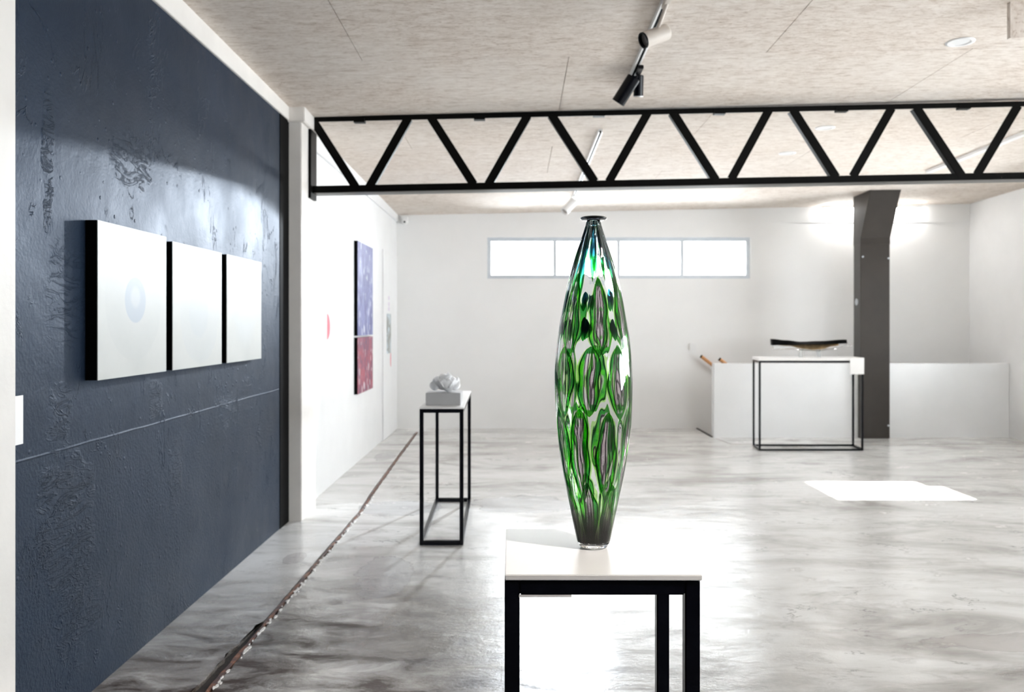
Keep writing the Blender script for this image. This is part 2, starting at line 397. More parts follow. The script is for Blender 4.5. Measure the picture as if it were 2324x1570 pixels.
obj('steel_edge', ribbon(densify(K2[:3], .05), .02, -.021, -.001, .001), M['rust'], floor)
# chips of pale concrete along the edge
bm = bmesh.new(); r = random.Random(11)
for i in range(150):
    y = r.uniform(3.2, 7.2); x = -1.262 + (.004 if y < 4.4 else .012) + r.uniform(.004, .026)
    s = r.uniform(.004, .011)
    lo = [bm.verts.new((x+s*r.uniform(.6, 1)*math.cos(a), y+s*2.2*math.sin(a), -.001)) for a in (0, 1.3, 2.5, 3.7, 5)]
    hi = [bm.verts.new((q.co.x*1, q.co.y, .002+r.uniform(0, .002))) for q in lo]
    bm.faces.new(hi)
    for k in range(5): bm.faces.new([lo[k], lo[(k+1)%5], hi[(k+1)%5], hi[k]])
o = obj('concrete_chips', bm, M['card'], floor); o['kind'] = 'stuff'

# ceiling: backing shell + boards laid in broken bond with recessed joints
bm = bmesh.new()
hexa(bm, [(x, y, zc(x, y)+.02) for x, y in ((-2.1, YF-.3), (6.9, YF-.3), (6.9, 12.4), (-2.1, 12.4))] + [(x, y, zc(x, y)+.12) for x, y in ((-2.1, YF-.3), (6.9, YF-.3), (6.9, 12.4), (-2.1, 12.4))])
ceil = struct(obj('ceiling', bm, M['groove']), 'sloping ceiling of speckled fibre boards')
rows = [YF + .0] + [5.25 + 1.25*k for k in range(-6, 6)] + [YB]
rows = sorted(set([YF] + [5.25+1.25*k for k in range(-6, 6) if YF < 5.25+1.25*k < YB-.1] + [YB]))
for ri, (ya, yb) in enumerate(zip(rows, rows[1:])):
    k = round((ya-5.25)/1.25) if ya > YF else -7
    off = .33 if k % 2 == 0 else -.98
    xs = sorted([x for x in [off + 2.56*j for j in range(-2, 4)] if XL+.05 < x < XR-.05] + [XL, XR])
    for xa, xb in zip(xs, xs[1:]):
        e = .0022
        a, b, c, d = xa+e, xb-e, ya+e, yb-e
        bm = bmesh.new(); hexa(bm, [(x, y, zc(x, y)) for x, y in ((a, c), (b, c), (b, d), (a, d))] + [(x, y, zc(x, y)+.019) for x, y in ((a, c), (b, c), (b, d), (a, d))])
        obj('ceiling_board', bm, M['ceiling'], ceil)

# left walls
bm = Box(XL-.3, XL, YF-.2, 6.40, -.06, 3.6)
wl = struct(obj('wall_left', bm, M['blue_wall']), 'dark navy rough plastered wall with three pale paintings')
bm = Box(XL-.004, XL+.004, 6.06, 6.294, 0, 3.04)  # black strip stands in for the pillar's shadow on the wall
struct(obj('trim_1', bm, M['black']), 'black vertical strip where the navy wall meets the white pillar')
bm = Box(-2.036, -1.73, 6.40, 12.1, -.06, 3.6)
struct(obj('wall_left.001', bm, M['white_wall']), 'white far part of the left wall beyond the pillar')
bm = Box(XL-.02, XL+.015, 2.3, 6.26, 3.04, 3.32)
struct(obj('trim_2', bm, M['white_pillar'], bevel=.003), 'white beam along the top of the navy wall')
bm = Box(-1.74, -1.70, 6.7, YB, 2.967, 3.25)
struct(obj('trim_3', bm, M['white_wall']), 'white cornice along the top of the far left wall')
# pilasters
bm = Box(-2.0, -1.637, 2.20, 2.71, -.02, 3.35)
for vtx in bm.verts: pass
p0 = struct(obj('trim_4', bm, M['white_pillar'], bevel=.006), 'near white plastered pillar at the left edge')
bm = Box(-1.745, -1.637, 6.295, 6.75, -.02, 3.04)
p1 = struct(obj('trim_5', bm, M['white_pillar'], bevel=.006), 'white plastered pillar at the end of the navy wall')
bm = Box(-1.745, -1.605, 6.26, 6.78, 3.03, 3.30)
obj('pillar_capital', bm, M['white_pillar'], p1, bevel=.006)

# back wall with a strip window
def wall_with_hole(axis, pos0, pos1, u0, u1, w0, w1, holes):
    """slab between pos0..pos1 on axis ('x' or 'y'), spanning u (other axis) and z, with rectangular holes (u0,u1,z0,z1)"""
    bm = bmesh.new()
    us = sorted({u0, u1, *[h[0] for h in holes], *[h[1] for h in holes]}); zs = sorted({w0, w1, *[h[2] for h in holes], *[h[3] for h in holes]})
    def inside(u, z): return any(h[0] < u < h[1] and h[2] < z < h[3] for h in holes)
    solid = [[not inside((us[i]+us[i+1])/2, (zs[j]+zs[j+1])/2) for j in range(len(zs)-1)] for i in range(len(us)-1)]
    cache = {}
    def V(p, u, z):
        k = (round(p, 5), round(u, 5), round(z, 5))
        if k not in cache: cache[k] = bm.verts.new((p, u, z) if axis == 'x' else (u, p, z))
        return cache[k]
    nu, nz = len(us)-1, len(zs)-1
    S = lambda i, j: 0 <= i < nu and 0 <= j < nz and solid[i][j]
    for i in range(nu):
        for j in range(nz):
            if not solid[i][j]: continue
            a, b, c, d = us[i], us[i+1], zs[j], zs[j+1]
            for p in (pos0, pos1): bm.faces.new([V(p, a, c), V(p, b, c), V(p, b, d), V(p, a, d)])
            if not S(i-1, j): bm.faces.new([V(pos0, a, c), V(pos1, a, c), V(pos1, a, d), V(pos0, a, d)])
            if not S(i+1, j): bm.faces.new([V(pos0, b, c), V(pos1, b, c), V(pos1, b, d), V(pos0, b, d)])
            if not S(i, j-1): bm.faces.new([V(pos0, a, c), V(pos1, a, c), V(pos1, b, c), V(pos0, b, c)])
            if not S(i, j+1): bm.faces.new([V(pos0, a, d), V(pos1, a, d), V(pos1, b, d), V(pos0, b, d)])
    return bm
wb = struct(obj('wall_back', wall_with_hole('y', YB, YB+.25, -2.0, XR+.3, -1.6, 3.6, [BW]), M['back_wall']), 'white back wall with a long high strip window')
struct(obj('trim_6', Box(-1.7, XR, YB-.012, YB, 2.955, 3.3), M['back_wall'], bevel=.003), 'shallow white band along the top of the back wall')
def strip_window(n, y, x0, x1, z0, z1, nd, label):
    w = bpy.data.objects.new('window_%d' % n, None); C.objects.link(w); w.location = ((x0+x1)/2, y, z0); struct(w, label)
    t = .055
    bm = bmesh.new(); box(bm, x0, x1, y, y+.05, z0, z0+t); box(bm, x0, x1, y, y+.05, z1-t, z1); box(bm, x0, x0+t, y, y+.05, z0+t, z1-t); box(bm, x1-t, x1, y, y+.05, z0+t, z1-t)
    obj('window_frame', bm, M['alu'], w)
    # raised outer bead and narrow dividers
    bm = bmesh.new(); box(bm, x0, x1, y-.012, y, z1-.018, z1); box(bm, x0, x1, y-.012, y, z0, z0+.018); obj('window_bead', bm, M['alu'], w)
    L = x1-x0-2*t
    for i in range(1, nd):
        xm = x0+t+L*i/nd; obj('window_bar', Box(xm-.026, xm+.026, y-.004, y+.05, z0+t, z1-t), M['alu'], w)
    for i in range(nd):
        a = x0+t+L*i/nd+.01; b = x0+t+L*(i+1)/nd-.01
        obj('window_pane', Box(a, b, y+.022, y+.027, z0+t, z1-t), M['pane'], w)
strip_window(1, YB+.06, BW[0], BW[1], BW[2], BW[3], 4, 'long high strip window of four panes')

# right wall: a small window (sun patch), plus unseen windows added for fill light
wr = struct(obj('wall_right', wall_with_hole('x', XR, XR+.25, YF-.2, YB+.25, -1.6, 3.6, [SW, RW, QW]), M['white_wall']), 'white right wall beyond the dark column')
def side_window(n, x, y0, y1, z0, z1, nd, label):
    w = bpy.data.objects.new('window_%d' % n, None); C.objects.link(w); w.location = (x, (y0+y1)/2, z0); struct(w, label); t = .04
    bm = bmesh.new(); box(bm, x, x+.05, y0, y1, z0, z0+t); box(bm, x, x+.05, y0, y1, z1-t, z1); box(bm, x, x+.05, y0, y0+t, z0+t, z1-t); box(bm, x, x+.05, y1-t, y1, z0+t, z1-t)
    obj('window_frame', bm, M['alu'], w)
    L = y1-y0-2*t
    for i in range(nd):
        a = y0+t+L*i/nd; b = y0+t+L*(i+1)/nd
        if i: obj('window_bar', Box(x+.006, x+.044, a-.02, a+.02, z0+t, z1-t), M['alu'], w)
        obj('window_pane', Box(x+.022, x+.027, a+.001, b-.001, z0+t, z1-t), M['pane'], w)
side_window(2, XR+.1, SW[0], SW[1], SW[2], SW[3], 1, 'small window in the right wall')
side_window(3, XR+.1, RW[0], RW[1], RW[2], RW[3], 4, 'wide window in the near part of the right wall')
side_window(5, XR+.1, QW[0], QW[1], QW[2], QW[3], 2, 'window in the right wall near the back corner')
struct(obj('window_awning', Box(XR+.25, XR+4.2, QW[0]-.4, QW[1]+.9, QW[3]+.05, QW[3]+.1), M['awning'], None, origin=(XR+2, 9, QW[3])), 'awning over the far right window')  # unseen covers added so no sun enters the fill windows
o = obj('window_awning', Box(XR+.25, XR+4.2, RW[0]-.5, RW[1]+.4, RW[3]+.05, RW[3]+.1), M['awning'], None, origin=(XR+2, 3, RW[3])); struct(o, 'awning over the wide right window')
struct(obj('window_ledge', Box(XR+.26, XR+.45, 7.64, 7.98, SW[2]-.3, SW[2]+.22), M['white_wall'], None, origin=(XR+.3, 7.8, 1.2)), 'low block outside the small window')  # unseen box added to cut a corner out of the sun patch
# front wall (behind the camera) with a small added fill window
wf = struct(obj('wall_front', wall_with_hole('y', YF-.2, YF, -2.0, XR+.3, -.06, 3.7, [FW]), M['front_wall']), 'grey wall behind the viewpoint')
strip_window(4, YF-.12, FW[0], FW[1], FW[2], FW[3], 2, 'window behind the viewpoint')

# stairwell behind the half-height wall
sw = struct(obj('wall_back.001', Box(2.60, XR, 10.93, 11.05, -1.6, .977), M['white_wall'], bevel=.006), 'half height white wall in front of the stairwell')
bm = bmesh.new()
for i in range(7): box(bm, 2.62+.27*i, 2.62+.27*(i+1), 11.06, YB, -1.6, -.17*(i+1))
struct(obj('trim_7', bm, M['stair']), 'stair flight going down behind the half height wall')
struct(obj('trim_11', Box(2.45, 2.619, 10.93, YB, -1.6, -.0605), M['stair']), 'concrete side of the stairwell')
struct(obj('trim_8', Box(4.5, XR, 11.05, YB, -1.62, -1.58), M['stair']), 'stair landing below floor level')
struct(obj('trim_9', Box(2.575, 2.60, 10.98, YB, -.02, .008), M['groove']), 'dark metal nosing at the top of the stairs')

# ------------------------------------------------------------------ roof truss
def truss():
    T = thing('roof_truss', (1.8, 6.5, 2.52), 'long black steel truss of zigzag bars spanning under the ceiling', 'truss')
    def dep(px): return 6.56 - .16*(px-705)/1619
    def chord(name, x0, yt0, x1, yt1, h, flange, up):
        # vertical leg + horizontal leg (angle section), extended beyond the frame to the right wall
        bm = bmesh.new(); a0 = P(x0, yt0, dep(x0)); a1 = P(x1, yt1, dep(x1)); d = (a1-a0)/(a1.x-a0.x); end = a0 + d*(XR-.005-a0.x)
        zt = -h if not up else 0
        for (ya, yb, za, zb) in ((0, .008, -h, 0), (0, flange, (-h-.0 if not up else -.008), (-h+.008 if not up else 0)), ):
            q = []
            for zz in (za, zb):
                q += [a0+Vector((0, ya, zz)), end+Vector((0, ya, zz)), end+Vector((0, yb, zz)), a0+Vector((0, yb, zz))]
            hexa(bm, q)
        obj(name, bm, M['truss_black'], T)
    chord('top_chord', 711, 265, 2324, 229.5, .040, .09, True)
    chord('bottom_chord', 705, 422, 2324, 390.5, .052, .13, False)
    # flat plate below the lower angle, its grey carries the light from below
    bm = bmesh.new(); a0 = P(705, 437.5, dep(705)); a1 = P(2324, 405.5, dep(2324)); d = (a1-a0)/(a1.x-a0.x); e = a0+d*(XR-.005-a0.x); q = []
    for zz in (-.004, -.0005): q += [a0+Vector((0, .0, zz)), e+Vector((0, .0, zz)), e+Vector((0, .14, zz)), a0+Vector((0, .14, zz))]
    hexa(bm, q); obj('bottom_plate', bm, M['plate_grey'], T)['label'] = 'grey underside plate of the truss'
    D = [((712, 276), (807, 424)), ((926, 268), (838, 424)), ((978, 266), (1075, 418)), ((1197, 262), (1108, 418)), ((1252, 260), (1350, 412)), ((1470, 256), (1382, 412)),
         ((1527, 254), (1625, 408)), ((1745, 250), (1660, 406)), ((1800, 249), (1898, 402)), ((2024, 245), (1936, 400)), ((2080, 243), (2183, 398)), ((2311, 239), (2218, 396)), ((2366, 238), (2470, 392)), ((2600, 234), (2508, 390))]
    for (a, b) in D:
        p, q = P(*a, dep(a[0])), P(*b, dep(b[0])); d = (q-p).normalized(); s = Vector((d.z, 0, -d.x)).normalized()*.033; w = Vector((0, .052, 0))
        # angle section: a front plate and a return leg on its lower side
        lo = s if s.z < 0 else -s
        bm = bmesh.new()
        hexa(bm, [p-lo, p+lo, p+lo+w*.15, p-lo+w*.15, q-lo, q+lo, q+lo+w*.15, q-lo+w*.15])
        i = lo*.74
        hexa(bm, [p+i, p+lo, p+lo+w, p+i+w, q+i, q+lo, q+lo+w, q+i+w])
        o = obj('diagonal_bar', bm, M['truss_black'], T)
    for px, py in ((815, 271), (1088, 265), (1360, 257), (1634, 252), (1912, 246), (2190, 240)):
        c = P(px, py, dep(px)); obj('bolt_plate', Box(c.x-.044, c.x+.044, c.y-.006, c.y+.05, c.z-.022, c.z+.01), M['truss_black'], T)
    a = P(704, 290, 6.58); b = P(704, 452, 6.58)
    obj('end_plate', Box(-1.637, -1.615, 6.50, 6.68, b.z, 3.03), M['truss_black'], T)
truss()

# ------------------------------------------------------------------ dark column with haunch
def column():
    T = thing('steel_column', (4.7, 10.97, 0), 'dark brown steel column whose head flares towards the ceiling', 'column')
    x0, x1, yf, yb = 4.50, 4.885, 10.85, 11.07
    zt = zc(4.7, 10.6)
    prof = [(yf, 0), (yf, 2.54)]
    shaft = obj('column_shaft', Box(x0, x1, yf, yb, 0, 2.545), M['column_black'], T, bevel=.004)
    bm = bmesh.new(); pts = [(yf-.003, 2.545), (yf-.003, 2.625), (10.54, zt+.0), (yb, zt+.012), (yb, 2.545)]
    A = [bm.verts.new((x0-.002, y, z)) for y, z in pts]; B = [bm.verts.new((x1+.002, y, z)) for y, z in pts]
    bm.faces.new(A); bm.faces.new(B[::-1])
    for i in range(5): bm.faces.new([A[i], A[(i+1)%5], B[(i+1)%5], B[i]])
    obj('column_head', bm, M['column_black'], T, bevel=.003)
    # round boss on the left face and bolt heads
    bm = bmesh.new(); lathe(bm, [(.0, 0), (.042, 0), (.046, .008), (.034, .014), (.028, .006), (0, .006)], n=24, axis=(-1, 0, 0), origin=(x0, 10.96, HC+.29)); obj('round_socket', bm, M['alu'], T, smooth=True)
    for (x, z) in ((x0+.03, 2.38), (x1-.02, 2.36), (x1-.02, .17)):
        bm = bmesh.new(); cyl(bm, (x, yf, z), (x, yf-.012, z), .012, n=8); obj('bolt', bm, M['alu'], shaft)
column()

# ------------------------------------------------------------------ tables
def tube_frame(T, c, mat, t, z_top, name_leg='leg', low=True, bevel=.0025, lowh=None):
    """c: the four outer plan corners front-left, front-right, back-right, back-left"""
    c = [Vector((x, y, 0)) for x, y in c]
    ex = (c[1]-c[0]).normalized(); ey = (c[3]-c[0]).normalized()
    ins = [(1, 1), (-1, 1), (-1, -1), (1, -1)]
    def quad(i):
        o = c[i]; sx, sy = ins[i]; return [o, o+ex*sx*t, o+ex*sx*t+ey*sy*t, o+ey*sy*t]
    for i in range(4):
        q = quad(i); bm = bmesh.new(); hexa(bm, [p+Vector((0,0,.002)) for p in q]+[p+Vector((0,0,z_top)) for p in q]); obj(name_leg, bm, mat, T, bevel=bevel)
    def rail(i, j, z0, z1, along):
        a, b = c[i], c[j]; d = (b-a).normalized(); k = ey if along == 'x' else ex
        s = 1 if (i, j) in ((0, 1), (0, 3)) else -1
        a = a + d*t; b = b - d*t; w = k*s*t
        bm = bmesh.new(); q = [a, b, b+w, a+w]; hexa(bm, [p+Vector((0,0,z0)) for p in q]+[p+Vector((0,0,z1)) for p in q]); obj('rail', bm, mat, T, bevel=bevel)
    for z0, z1 in ([(z_top-t, z_top)] + ([(.002, lowh or t)] if low else [])):
        rail(0, 1, z0, z1, 'x'); rail(3, 2, z0, z1, 'x'); rail(0, 3, z0, z1, 'y'); rail(1, 2, z0, z1, 'y')

# display table in front (carries the vase)
T = thing('display_table', (.17, 1.84, 0), 'nearest tall display table with white top and black square-tube frame', 'table')
ztop = 1.0; zf = .988
tube_frame(T, [(-.0245, 1.656), (.3665, 1.656), (.3655, 2.015), (-.0245, 2.015)], M['steel_black'], .030, zf)
bm = bmesh.new(); q = [(-.0240, 1.652), (.3695, 1.650), (.3590, 2.022), (-.0265, 2.022)]
hexa(bm, [(x, y, zf+.0005) for x, y in q]+[(x, y, ztop) for x, y in q]); obj('tabletop', bm, M['white_gloss'], T, bevel=.0015)
a = P(1178, 1347, 1.657); b = P(1297, 1355, 1.657)
t = NT('backlit_paper'); tl = t.n('ShaderNodeBsdfTranslucent', {'Color': (.9, .86, .84, 1)}); df = t.n('ShaderNodeBsdfDiffuse', {'Color': (.85, .82, .8, 1)}); m_ = t.n('ShaderNodeMixShader', {0: .2, 1: tl.outputs[0], 2: df.outputs[0]}); t.l(m_.outputs[0], t.out.inputs[0]); M['paper'] = t.m
card = tag(obj('label_card', Box(a.x-.0, b.x, 1.657, 1.659, b.z, .9585), M['card'], None, origin=(a.x, 1.658, b.z)), 'thin white card strip fixed under the front rail of the nearest display table', 'card')

# left console with plinth
T = thing('console_table', (-.52, 6.3, 0), 'narrow black-framed console on the left carrying a grey block and white flower sculpture', 'table')
tube_frame(T, [(-.659, 5.606), (-.361, 5.606), (-.388, 7.0), (-.686, 7.0)], M['steel_black'], .027, .925, lowh=.034)
bm = bmesh.new(); q = [(-.661, 5.602), (-.359, 5.602), (-.386, 7.004), (-.688, 7.004)]
hexa(bm, [(x, y, .9255) for x, y in q]+[(x, y, .935) for x, y in q]); obj('tabletop', bm, M['white_gloss'], T, bevel=.001)
plx = [P(966, 922, 5.74).x, P(1045, 922, 5.74).x]
tag(obj('plinth_block', Box(plx[0], plx[1], 5.74, 5.98, .9355, 1.022), M['grey_plinth'], None, bevel=.002, origin=(sum(plx)/2, 5.86, .9355)), 'grey square block under the white flower sculpture', 'block')

# flower sculpture of cupped porcelain petals
S0 = Vector((sum(plx)/2+.012, 5.86, 1.022))
S = thing('flower_sculpture', S0, 'crumpled white petal sculpture on the grey block of the left console', 'sculpture')
def petal(center, out, up, w, l, curl, cup, seed):
    r = random.Random(seed); out = Vector(out).normalized(); up = Vector(up); up = (up-out*up.dot(out)).normalized(); side = out.cross(up)
    bm = bmesh.new(); N = 9; grid = []
    for i in range(N):
        v = i/(N-1); row = []
        for j in range(N):
            u = j/(N-1)*2-1
            ww = w*math.sin(PI*(.12+.80*v))**.6
            a = curl*v
            p = Vector(center) + out*(l*math.sin(a)/max(curl, .01)) + up*(l*(1-math.cos(a))/max(curl, .01)) + side*(u*ww) + up*(cup*u*u*w) + up*(.12*w*math.sin(5*u+seed)*v)
            row.append(bm.verts.new(p))
        grid.append(row)
    for i in range(N-1):
        for j in range(N-1): bm.faces.new([grid[i][j], grid[i][j+1], grid[i+1][j+1], grid[i+1][j]])
    return bm
r = random.Random(4)
def add_petal(c, o_, u_, w, l, curl, cup, sd):
    o = obj('petal', petal(c, o_, u_, w, l, curl, cup, sd), M['porcelain'], S, smooth=True)
    m = o.modifiers.new('thickness', 'SOLIDIFY'); m.thickness = .004
for i in range(7):
    a = 2*PI*i/7 + .3; d = Vector((math.cos(a), math.sin(a), .12))
    add_petal(S0+Vector((math.cos(a)*.03, math.sin(a)*.03, .012)), d, (0, 0, 1), .055, .105, 1.5, .25, i)
for i in range(6):
    a = 2*PI*i/6 + .7; d = Vector((math.cos(a), math.sin(a)*.9, .5))
    add_petal(S0+Vector((math.cos(a)*.02, math.sin(a)*.02, .035)), d, (0, 0, 1), .048, .085, 1.9, .3, i+10)
for (dx, dz, w) in ((-.035, .06, .045), (.03, .055, .05), (.065, .03, .04), (0, .085, .045), (-.075, .03, .035), (.02, .02, .05)):
    add_petal(S0+Vector((dx, -.045, dz-.02)), (r.uniform(-.3, .3), -.7, .6), (0, .5, 1), w, .075, 2.2, .35, int(dx*1000)+50)

# right console
T = thing('console_table', (3.5, 10.0, 0), 'wide black-framed console on the right in front of the half height wall', 'table')
tube_frame(T, [(2.86, 9.79), (4.098, 9.79), (4.14, 10.18), (2.895, 10.18)], M['steel_black'], .024, 1.066)
bm = bmesh.new(); q = [(2.857, 9.787), (4.101, 9.787), (4.143, 10.183), (2.892, 10.183)]
hexa(bm, [(x, y, 1.0665) for x, y in q]+[(x, y, 1.10) for x, y in q]); obj('tabletop', bm, M['white_gloss'], T, bevel=.001)
a = P(1929, 812, 9.78); b = P(1961, 849, 9.78)
tag(obj('label_card', Box(a.x, b.x, 9.776, 9.783, b.z, 1.10), M['card'], None, origin=((a.x+b.x)/2, 9.78, b.z)), 'square white card fixed at the right front corner of the wide console', 'card')

# boat sculpture
def boat():
    Y0 = 9.98; c = P(1838, 790, Y0)
    B = thing('boat_sculpture', (c.x, Y0, 1.10), 'long black and glass boat-shaped sculpture on two clear feet', 'sculpture')
    X0 = P(1751, 780, Y0).x; X1 = P(1923, 780, Y0).x
    def curve(pts, px):
        for (a, b) in zip(pts, pts[1:]):
            if a[0] <= px <= b[0]:
                k = (px-a[0])/(b[0]-a[0]); k = k*k*(3-2*k); return a[1]+(b[1]-a[1])*k
        return pts[-1][1]
    top = [(1751, 769), (1785, 772), (1822, 775.5), (1865, 774), (1920, 770.5)]
    mid = [(1751, 783), (1782, 782), (1822, 781), (1862, 781), (1890, 780), (1920, 779)]
    bot = [(1751, 783), (1785, 784), (1815, 791), (1840, 793), (1862, 792), (1885, 785), (1920, 779.5)]
    def blade(name, up, lo, y0, y1, mat, xa, xb, n=40):
        bm = bmesh.new(); prev = None
        for i in range(n+1):
            px = xa+(xb-xa)*i/n
            u = P(px, curve(up, px), Y0); l = P(px, curve(lo, px)+.3, Y0)
            bow = .05*math.sin(PI*i/n)
            ring = [bm.verts.new((u.x, y0+bow, u.z)), bm.verts.new((u.x, y1+bow, u.z)), bm.verts.new((l.x, y1-.02, l.z)), bm.verts.new((l.x, y0-.02, l.z))]
            if prev:
                for k in range(4): bm.faces.new([prev[k], prev[(k+1)%4], ring[(k+1)%4], ring[k]])
            else: bm.faces.new(ring)
            prev = ring
        bm.faces.new(prev[::-1]); return obj(name, bm, mat, B, smooth=False)
    blade('black_blade', top, mid, Y0-.02, Y0+.05, M['black'], 1751, 1920)
    blade('bronze_belly', mid, bot, Y0-.03, Y0+.03, M['bronze'], 1768, 1900)
    glt = [(1749, 783), (1790, 784.5), (1818, 790), (1850, 793.5), (1875, 790), (1925, 780)]
    glb = [(1749, 792), (1790, 791), (1818, 794.5), (1850, 796), (1875, 792.5), (1925, 784.5)]
    blade('glass_lip', glt, glb, Y0-.09, Y0-.05, M['clear'], 1749, 1925)
    for px in (1816, 1855):
        a = P(px-4, 793, Y0); b = P(px+4, 793, Y0); obj('clear_foot', Box(a.x, b.x, Y0-.06, Y0, 1.1005, a.z), M['clear'], B)
t = NT('clear_acrylic'); M['clear'] = t.set(color=(.93, .96, .97), rough=.05, trans=.9, ior=1.3)
M['bronze'] = plain('bronze_leaf', (.42, .30, .16), .3, metal=.6, var=.4, scale=14, bump=.2)
boat()

# ------------------------------------------------------------------ paintings on the navy wall
xf = -1.685
for i, (y0, y1, lab) in enumerate(((3.331, 3.981, 'square off-white painting with a grey-blue disc in its centre, nearest of three'),
                              (4.056, 4.728, 'middle square off-white painting with a small bright white disc'),
                              (4.814, 5.462, 'farthest plain off-white square painting beside the white pillar'))):
    z0, z1 = 1.273, (1.918, 1.904, 1.905)[i]
    T = thing('canvas_painting', (XL, (y0+y1)/2, z0), lab, 'painting', 'three off-white paintings on the navy wall')
    obj('stretcher', Box(XL+.001, xf-.003, y0, y1, z0, z1), M['black'], T)  # black sides put the shade of the unlit edges into the colour
    bm = Box(xf-.003, xf, y0, y1, z0, z1)
    # material evaluated in object space: shift so that the picture is centred on its own origin
    obj('painted_face', bm, round_painting('pale_disc_painting_%s' % 'abc'[i], (z1-z0)/2 + (.01 if i == 0 else 0), 0, i), T)
tag(obj('wall_card', Box(XL, XL+.003, 2.80, 2.908, 1.08, 1.25), M['card'], None, origin=(XL, 2.85, 1.08)), 'small white card on the navy wall behind the near pillar', 'card')

# canvases on the white far wall
xw = -1.73
for (y0, y1, z0, z1, mat, lab) in ((8.80, 9.72, 1.375, 2.385, drip_painting('blue_violet_painting', None, [(.0, (.05,.05,.15)), (.42, (.10,.11,.26)), (.5, (.19,.20,.40)), (.58, (.31,.33,.55)), (.68, (.80, .82, .88))], 5), 'tall blue-violet abstract canvas on the far white wall, upper of the pair'),
                               (8.80, 9.72, .75, 1.355, drip_painting('red_painting', None, [(.0, (.06, .05, .10)), (.42, (.10,.08,.16)), (.49, (.36,.06,.09)), (.57, (.46,.14,.18)), (.62, (.15,.14,.24)), (.70, (.80, .78, .80))], 6), 'red and grey abstract canvas hanging below the blue-violet one')):
    T = thing('canvas_painting', (xw, (y0+y1)/2, z0), lab, 'painting')
    obj('stretcher', Box(xw+.001, xw+.037, y0, y1, z0, z1), M['black'], T); obj('painted_face', Box(xw+.037, xw+.04, y0, y1, z0, z1), mat, T)
# display board, photo and vinyl marks
bd = tag(obj('display_board', Box(xw+.0015, xw+.022, 10.63, 11.80, .003, 2.46), M['white_wall'], None, bevel=.002, origin=(xw, 11.2, 0)), 'tall white display board against the left wall near the back corner', 'board')
t = NT('landscape_photo'); v = t.obj(scale=(1, 1, 1)); ph = t.ramp(t.noise(v, 7, 6, .7, .6), [(.3, (.05, .05, .05)), (.45, (.24, .25, .22)), (.58, (.55, .66, .74)), (.7, (.80, .83, .84))])
tag(obj('photo_print', Box(xw+.022, xw+.030, 10.885, 11.19, 1.11, 1.635), t.set(color=ph, rough=.3), None, origin=(xw+.03, 11.03, 1.11)), 'small grey and blue photo print on the white display board', 'picture')
def disc_part(name, yc, zc_, rr, a0, a1, mat, label, x=xw, sq=1):
    bm = bmesh.new(); n = 24; A = [(yc+sq*rr*math.cos(a0+(a1-a0)*i/n), zc_+rr*math.sin(a0+(a1-a0)*i/n)) for i in range(n+1)]
    lo = [bm.verts.new((x, y, z)) for y, z in A]; hi = [bm.verts.new((x+.0015, y, z)) for y, z in A]
    bm.faces.new(hi); bm.faces.new(lo[::-1])
    for i in range(len(A)): j = (i+1) % len(A); bm.faces.new([lo[i], lo[j], hi[j], hi[i]])
    return tag(obj(name, bm, mat, None, origin=(x, yc, zc_)), label, 'decal')
disc_part('vinyl_half_disc', 7.55, 1.476, .117, -PI/2, PI/2, M['red_vinyl'], 'red vinyl half disc on the white wall just past the pillar')
disc_part('vinyl_half_disc', 11.24, 1.02, .10, PI/2, 3*PI/2, M['red_vinyl'], 'small red vinyl half disc below the photo on the display board', x=xw+.022, sq=.7)
# faint wall lettering (too oblique to read): rows of thin grey strokes running up the wall
def strokes(y, z0, z1, h, n, mat, label, seed, slant=0, x=xw):
    r = random.Random(seed); bm = bmesh.new(); z = z0
    while z < z1:
        w = r.uniform(.006, .012); hh = h*(1 if r.random() < .3 else .62)
        box(bm, x, x+.001, y, y+hh, z, z+w)
        if r.random() < .5: box(bm, x, x+.001, y, y+.01, z+w, z+w+.012)
        z += w + r.uniform(.010, .02)
    o = tag(obj('wall_lettering', bm, mat, None, origin=(x, y, z0)), label, 'lettering'); return o
strokes(7.26, .98, 1.52, .16, 8, M['grey_vinyl'], 'column of pale grey vinyl lettering beside the red half disc, left and lower', 1)
strokes(7.66, 1.39, 1.72, .16, 8, M['grey_vinyl'], 'faint vertical pale lettering to the right of the red half disc', 2)
bm = bmesh.new()
for z in (1.79, 1.72, 1.66): box(bm, xw, xw+.001, 7.22, 7.48, z, z+.022); 
tag(obj('wall_lettering', bm, M['grey_vinyl'], None, origin=(xw, 7.3, 1.66)), 'three short faint vinyl lines above the red half disc', 'lettering')
for i, (z, lab) in enumerate(((1.845, 'topmost lilac dot above the photo on the display board'), (1.765, 'middle lilac dot above the photo on the display board'), (1.70, 'lowest pale lilac dot just above the photo on the display board'))):
    disc_part('vinyl_dot', 11.06, z, .03, 0, 2*PI*.999, M['lilac_vinyl'], lab, x=xw+.022, sq=2.4)['group'] = 'lilac dots on the display board'

# security camera in the corner
T = thing('security_camera', (-1.60, YB, 3.0), 'small white dome camera high in the back left corner', 'camera')
obj('mount', Box(-1.64, -1.56, YB-.10, YB-.013, 2.985, 3.03), M['near_white'], T, bevel=.004)
bm = bmesh.new(); lathe(bm, [(.0, 2.925), (.028, 2.932), (.044, 2.955), (.046, 2.985), (0, 2.985)], c=(-1.60, YB-.055), n=24); dome = obj('dome', bm, M['near_white'], T, smooth=True)
bm = bmesh.new(); cyl(bm, (-1.60, YB-.098, 2.955), (-1.60, YB-.104, 2.953), .014, n=16); obj('lens', bm, M['steel_black'], dome)
